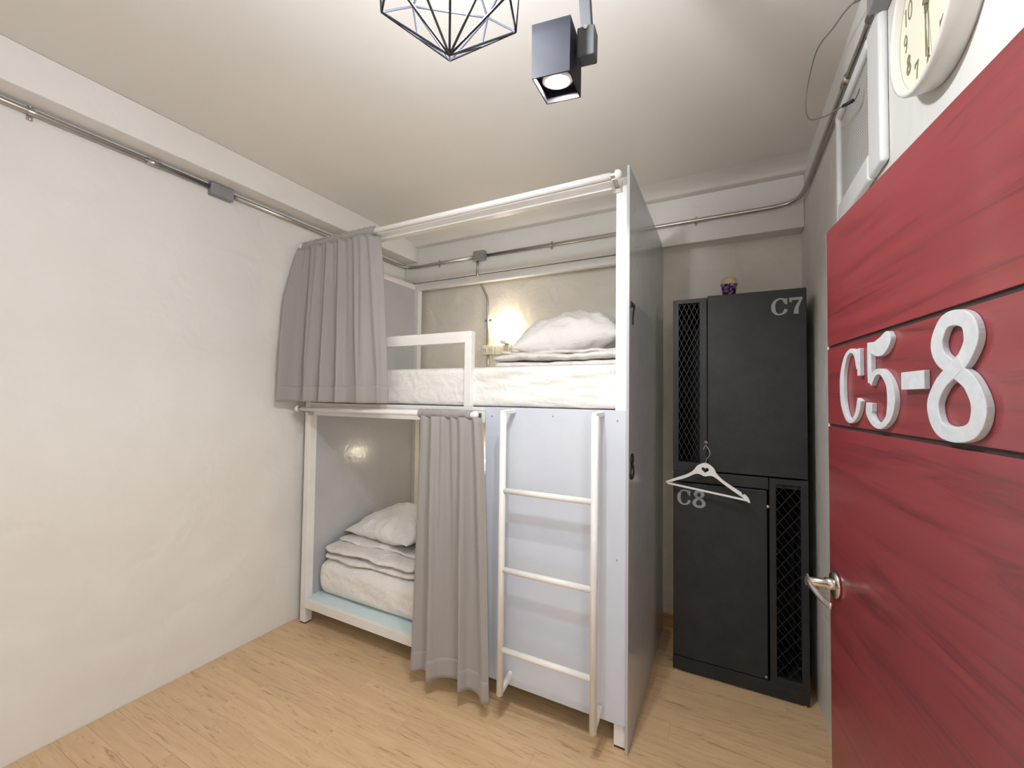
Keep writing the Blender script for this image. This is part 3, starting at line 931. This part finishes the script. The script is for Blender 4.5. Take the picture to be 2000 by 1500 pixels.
# heart hole: bridge polygon
heart = [(.198+.0185*(16*math.sin(t)**3)/16, .110+.0165*(13*math.cos(t)-5*math.cos(2*t)-2*math.cos(3*t)-math.cos(4*t))/16) for t in [2*math.pi*k/28 for k in range(28)]]
def plate_with_hole(outline, hole, frame, t0, t1):
    o, U, W, N = frame
    bm = bmesh.new()
    def loop(pl):
        vs = [bm.verts.new((u, v, 0)) for u, v in pl]
        return [bm.edges.new((vs[i], vs[(i+1) % len(vs)])) for i in range(len(vs))]
    e = loop(outline) + loop(hole)
    bmesh.ops.triangle_fill(bm, use_beauty=True, use_dissolve=False, edges=e)
    r = bmesh.ops.extrude_face_region(bm, geom=list(bm.faces))
    for v in r['geom']:
        if isinstance(v, bmesh.types.BMVert): v.co.z = 1
    bmesh.ops.recalc_face_normals(bm, faces=bm.faces)
    bm.verts.index_update()
    vs = [o+U*v.co.x+W*v.co.y+N*(t0+(t1-t0)*v.co.z) for v in bm.verts]
    fs = [tuple(v.index for v in f.verts) for f in bm.faces]
    bm.free()
    return MB().add(vs, fs)
obj('shoulder', plate_with_hole(outline, heart, frh, -.006, .006), 'white', hg, bevel=.0015)
obj('trouser_bar', MB().bar(Lp+U_*.012+W_*.004, Lp+U_*(Lg-.018)+W_*-.008, .010, .010), 'white', hg, bevel=.002)

# cup on the locker
cp = thing('cup', 'small purple paper cup with an olive lid on top of the locker', 'cup', (.018, 2.63, 2.066))
zc0 = 2.0665
obj('cup_body', MB().lathe([(0, zc0+.010), (.0305, zc0+.010), (.0395, zc0+.080), (.0415, zc0+.082)], (.018, 2.63, 0), (0, 0, 1), 32), 'purple', cp, smooth=True)
obj('cup_foot', MB().lathe([(0, zc0), (.0295, zc0), (.0305, zc0+.010)], (.018, 2.63, 0), (0, 0, 1), 32), 'cup_base', cp, smooth=True)
obj('lid', MB().lathe([(.0435, zc0+.079), (.0440, zc0+.087), (.0405, zc0+.092), (.038, zc0+.106), (.030, zc0+.118), (.012, zc0+.123), (0, zc0+.124)], (.018, 2.63, 0), (0, 0, 1), 32), 'lid', cp, smooth=True)

# ------------------------------------------------------------------ red door, folded open towards the right wall
th = math.radians(-6.7)
DD = V((math.sin(th), math.cos(th), 0))        # hinge -> free edge
P0 = V((.252, 1.424, 0))                       # free edge at the floor, visible face
DU = -DD                                       # along the door from free edge to hinge
DN = V((-DD.y, DD.x, 0))                       # out of the visible face, into the room
DW = .855
def dpt(u, n, z): return P0 + DU*u + DN*n + V((0, 0, z))
def dbox(mb, u0, u1, n0, n1, z0, z1):
    vs = [dpt(u, n, z) for z in (z0, z1) for (u, n) in ((u0, n0), (u1, n0), (u1, n1), (u0, n1))]
    return mb.add(vs, [(0,3,2,1),(4,5,6,7),(0,1,5,4),(1,2,6,5),(2,3,7,6),(3,0,4,7)])
hinge = dpt(DW, 0, 0)
door = obj('door_1', dbox(MB(), 0, DW, -.036, -.004, .008, 1.970), 'groove', loc=hinge)
struct(door, 'red wood-grain door marked C5-8 standing open at the right', 'door')
for z0, z1 in ((.008, .452), (.460, 1.4295), (1.4375, 1.6415), (1.6495, 1.970)):
    # board with its own local X along the door so the grain runs across
    mb = MB().box(0, DW, 0, .0048, 0, z1-z0)
    me = bpy.data.meshes.new('board')
    me.from_pydata(mb.v, [], mb.f); me.materials.append(M['red_wood'])
    b = bpy.data.objects.new('board', me); COL.objects.link(b); b.parent = door
    R4 = Matrix(((DU.x, DN.x, 0), (DU.y, DN.y, 0), (0, 0, 1))).to_4x4()
    b.matrix_local = Matrix.Translation(dpt(0, -.0046, z0) - hinge) @ R4
    md = b.modifiers.new('bevel', 'BEVEL'); md.width = .0012; md.segments = 2
obj('edge_strip', dbox(MB(), -.0016, -.0002, -.036, -.0005, .008, 1.970), 'white', door)
def dletter(ch, u, z, h, wd, nm, th_=.15, tn=.055):
    fr = (dpt(u, .0003, z), DU, V((0, 0, 1)), DN)
    obj(nm, glyph(MB(), ch, fr, h, wd, 0, .009, th_, tn), 'letter', door, bevel=.0012)
dletter('C', .112, 1.447, .178, .122, 'letter_c', .13, .06)
dletter('5', .252, 1.446, .186, .134, 'numeral_five', .16, .065)
dletter('-', .402, 1.446, .180, .084, 'hyphen')
dletter('8', .489, 1.446, .187, .140, 'numeral_eight', .17, .08)
# lever handle
hz_, hu = 1.018, .050
ro = obj('handle_rose', MB().lathe([(0, 0), (.034, 0), (.034, .006), (.030, .009), (.019, .010), (0, .010)], dpt(hu, .0003, hz_), DN, 32), 'chrome', door, smooth=True)
obj('handle_neck', MB().lathe([(.0150, .010), (.0150, .024), (.0115, .025), (.0112, .066), (.011, .070), (0, .071)], dpt(hu, .0003, hz_), DN, 24), 'chrome', ro, smooth=True)
path = catmull([(hu-.008, .064, hz_+.006), (hu+.015, .068, hz_+.004), (hu+.05, .064, hz_-.003), (hu+.085, .056, hz_-.010), (hu+.112, .046, hz_-.014)], 6)
lv = MB()
for i in range(len(path)-1):
    pass
ring = []
for i, (u, n, z) in enumerate(path):
    t = i/(len(path)-1)
    hh = .0115*(1-.35*t); tk = .0045
    for k in range(12):
        a = 2*math.pi*k/12
        ring.append(dpt(u, n+tk*math.cos(a), z+hh*math.sin(a)))
fs = []
for i in range(len(path)-1):
    for k in range(12):
        fs.append((i*12+k, i*12+(k+1) % 12, (i+1)*12+(k+1) % 12, (i+1)*12+k))
fs += [tuple(range(11, -1, -1)), tuple((len(path)-1)*12+k for k in range(12))]
obj('handle_lever', lv.add(ring, fs), 'chrome', ro, smooth=True)
for z in (.25, 1.72):
    obj('hinge', MB().tube([dpt(DW+.006, -.006, z-.045), dpt(DW+.006, -.006, z+.045)], .0055, 10), 'chrome', door, smooth=True)

# ------------------------------------------------------------------ wall clock
ck = thing('wall_clock', 'round cream wall clock with large numerals above the red door', 'clock', (XR, 1.119, 2.15))
CO = V((XR-.0005, 1.119, 2.321)); AX = V((-1, 0, 0)); R_ = .168
obj('case', MB().lathe([(0, 0), (R_*.965, 0), (R_*.985, .006), (R_, .030), (R_, .046), (R_*.985, .0505), (R_*.955, .0505), (R_*.93, .046), (R_*.925, .034)], CO, AX, 72), 'clock_case', ck, smooth=True)
face = obj('dial', MB().lathe([(0, .0335), (R_*.925, .0335)], CO, AX, 72), 'clock_face', ck)
FU = V((0, -1, 0)); FZ = V((0, 0, 1))
for hnum in range(1, 13):
    a = math.radians(90 - hnum*30)
    s_ = str(hnum)
    hh, ww = .040, .021
    c0 = CO + AX*.0337 + FU*(math.cos(a)*R_*.70) + FZ*(math.sin(a)*R_*.70)
    mbn = MB()
    for i, ch in enumerate(s_):
        o_ = c0 + FU*((i-len(s_)/2)*(ww*1.15)) - FZ*hh/2
        glyph(mbn, ch, (o_, FU, FZ, AX), hh, ww, 0, .0006, .10, .10)
    obj('numeral', mbn, 'clock_ink', face)
def hand(ang, l, wd, n0, nm):
    d = FU*math.cos(ang)+FZ*math.sin(ang)
    obj(nm, MB().bar(CO+AX*n0-d*.02, CO+AX*n0+d*l, wd, .0010, side=tuple(d.cross(AX))), 'clock_ink', ck)
hand(math.radians(-90), .115, .0045, .0385, 'minute_hand')
hand(math.radians(62), .075, .0065, .0365, 'hour_hand')
hand(math.radians(-90+7), .125, .0016, .0405, 'second_hand')
obj('hub', MB().lathe([(.006, .034), (.006, .0415), (0, .042)], CO, AX, 16), 'clock_ink', ck, smooth=True)

# ------------------------------------------------------------------ wall vent
vt = thing('wall_vent', 'white framed ventilation grille with wire mesh on the right wall beside the clock', 'vent', (XR, 1.74, 2.16))
vy0, vy1, vz0, vz1 = 1.470, 1.995, 2.165, 2.612
my0, my1, mz0, mz1 = 1.585, 1.962, 2.250, 2.575
D_ = .022
f = MB()
f.box(XR-D_, XR-.0003, vy0, my0, vz0, vz1).box(XR-D_, XR-.0003, my1, vy1, vz0, vz1)
f.box(XR-D_, XR-.0003, my0, my1, vz0, mz0).box(XR-D_, XR-.0003, my0, my1, mz1, vz1)
obj('frame', f, 'white_plastic', vt, bevel=.012, seg=4)
obj('backing', MB().box(XR-.004, XR-.0003, my0, my1, mz0, mz1), 'jbox', vt)
m = MB()
n_ = 34
for i in range(n_):
    y = my0 + (my1-my0)*(i+.5)/n_
    m.box(XR-.0072, XR-.0066, y-.0011, y+.0011, mz0, mz1)
for i in range(30):
    z = mz0 + (mz1-mz0)*(i+.5)/30
    m.box(XR-.0065, XR-.0059, my0, my1, z-.0011, z+.0011)
g_ = obj('wire_mesh', m, 'clock_case', vt)
g_['kind'] = 'stuff'
# loose wire from the junction box to the vent
wp = catmull([(.362, 1.455, 2.640), (.345, 1.58, 2.72), (.325, 1.70, 2.755), (.298, 1.82, 2.775), (.285, 1.94, 2.70), (.288, 1.93, 2.60), (.312, 1.80, 2.515), (.345, 1.68, 2.468), (.372, 1.66, 2.47), (.386, 1.67, 2.505)], 8)
wi = thing('loose_wire', 'thin grey wire looping from the junction box down to the wall vent', 'wire', (.37, 1.6, 2.45))
obj('cable', MB().tube(wp, .0024, 8), 'wire_grey', wi, smooth=True)
obj('splice', MB().tube([wp[56], wp[60], wp[63]], .0055, 8), 'rubber', wi, smooth=True)
obj('splice', MB().tube([wp[3], wp[6]], .0045, 8), 'wire_grey', wi, smooth=True)

# ------------------------------------------------------------------ pendant lamp
pc = V((-.530, .714, 0))
pn = thing('pendant_lamp', 'black geometric wire cage pendant lamp hanging near the spotlight', 'pendant lamp', (pc.x, pc.y, 2.238))
ph = math.radians(-36)
def ringpt(r, z, k): 
    a = ph + math.radians(36*k)
    return V((pc.x + r*math.sin(a), pc.y + r*math.cos(a), z))
bt = V((pc.x, pc.y, 2.238)); tp = V((pc.x, pc.y, 2.565))
A = [ringpt(.160, 2.356, 2*k) for k in range(5)]
B = [ringpt(.156, 2.452, 2*k+1) for k in range(5)]
edges = []
for k in range(5):
    edges += [(bt, A[k]), (A[k], B[k]), (B[k], A[(k+1) % 5]), (B[k], tp), (B[k], B[(k+1) % 5])]
    edges += [(A[k], A[(k+1) % 5]), (bt, (A[k]+A[(k+1) % 5])/2), ((A[k]+A[(k+1) % 5])/2, B[k])]
for a, b in edges:
    obj('cage_wire', MB().tube([a, b], .0026, 8), 'wire_black', pn)
obj('collar', MB().lathe([(.026, 2.53), (.030, 2.55), (.030, 2.572), (.012, 2.588), (.005, 2.60)], (pc.x, pc.y, 0), (0, 0, 1), 24), 'black_matt', pn, smooth=True)
obj('cord', MB().tube([(pc.x, pc.y, 2.595), (pc.x, pc.y, 2.822)], .0035, 8), 'black_matt', pn, smooth=True)
obj('ceiling_rose', MB().lathe([(0, 2.818), (.045, 2.820), (.05, 2.8395), (0, 2.8397)], (pc.x, pc.y, 0), (0, 0, 1), 28), 'black_matt', pn, smooth=True)
obj('bulb_neck', MB().lathe([(.016, 2.535), (.020, 2.51), (.034, 2.478), (.0408, 2.4605), (.0412, 2.4595)], (pc.x, pc.y, 0), (0, 0, 1), 28), 'white_plastic', pn, smooth=True)
obj('bulb', MB().lathe([(.0408, 2.4594), (.0440, 2.447), (.0450, 2.436), (.0435, 2.422), (.039, 2.411), (.029, 2.399), (.015, 2.3925), (0, 2.391)], (pc.x, pc.y, 0), (0, 0, 1), 28), 'led', pn, smooth=True)

# ------------------------------------------------------------------ box spotlight
S = 1.25
def sp(p): return V((p[0]*S, p[1]*S, 1.5+(p[2]-1.5)*S))
cA, cB, cC, cD = [sp(p) for p in ((-.361, .775, 2.169), (-.372, .883, 2.187), (-.292, .892, 2.184), (-.281, .784, 2.166))]
tA, tB, tC, tD = [sp(p) for p in ((-.355, .759, 2.270), (-.366, .867, 2.288), (-.286, .876, 2.284), (-.274, .768, 2.266))]
cen = (cA+cB+cC+cD)/4; cent = (tA+tB+tC+tD)/4
ax = (cent-cen).normalized()
st = thing('box_spotlight', 'black box-shaped ceiling spotlight, switched on, beside the pendant lamp', 'spotlight', cent)
inn = [c + (cen-c).normalized()*.005 for c in (cA, cB, cC, cD)]
dpth = .0275
inb = [p + ax*dpth for p in inn]
mb = MB()
vs = [cA, cB, cC, cD, tA, tB, tC, tD] + inn + inb
mb.add(vs, [(0,1,5,4),(1,2,6,5),(2,3,7,6),(3,0,4,7),(4,5,6,7),
            (0,8,9,1),(1,9,10,2),(2,10,11,3),(3,11,8,0),
            (8,12,13,9),(9,13,14,10),(10,14,15,11),(11,15,12,8),(12,15,14,13)])
obj('housing', mb, 'black_matt', st)
bc = cen + ax*(dpth-.0015)
obj('lens_ring', MB().lathe([(.034, .0), (.041, .0), (.041, -.008), (.034, -.010)], bc, ax, 28), 'white_plastic', st, smooth=True)
obj('lens', MB().lathe([(0, -.0040), (.022, -.0035), (.0335, -.003)], bc, ax, 28), 'spot_lens', st, smooth=True)
obj('led_chip', MB().lathe([(0, -.0085), (.006, -.0082), (.0100, -.0060), (.0102, -.0042)], bc, ax, 20), 'spot_chip', st, smooth=True)
# knuckle and stem on the right-hand side
side = ((cC+cD+tC+tD)/4 - (cA+cB+tA+tB)/4).normalized()
kc = (tC+tD)/2 - ax*.040 + side*.030
back = (tB-tA).normalized()
vsq = []
def obox(mb, c, a, b, d, la, lb, ld):
    q = []
    for k in (-1, 1):
        for i, j in ((-1,-1),(1,-1),(1,1),(-1,1)):
            q.append(c + a*i*la/2 + b*j*lb/2 + d*k*ld/2)
    return mb.add(q, [(3,2,1,0),(4,5,6,7),(0,1,5,4),(1,2,6,5),(2,3,7,6),(3,0,4,7)])
obj('knuckle', obox(MB(), kc, side, back, ax, .046, .050, .070), 'grey_plastic', st, bevel=.004)
stem_top = V((kc.x-.012, kc.y-.05, ZC-.028))
obj('stem', MB().bar(kc + ax*.02, stem_top, .030, .020), 'grey_plastic', st, bevel=.003)
obj('pivot_screw', MB().lathe([(0, 0), (.006, 0), (.005, .003), (0, .0035)], kc + ax*.030 - back*.026, -back, 10), 'chrome', st)
obj('ceiling_mount', MB().box(stem_top.x-.05, stem_top.x+.05, stem_top.y-.05, stem_top.y+.05, ZC-.028, ZC-.0004), 'grey_plastic', st, bevel=.004)
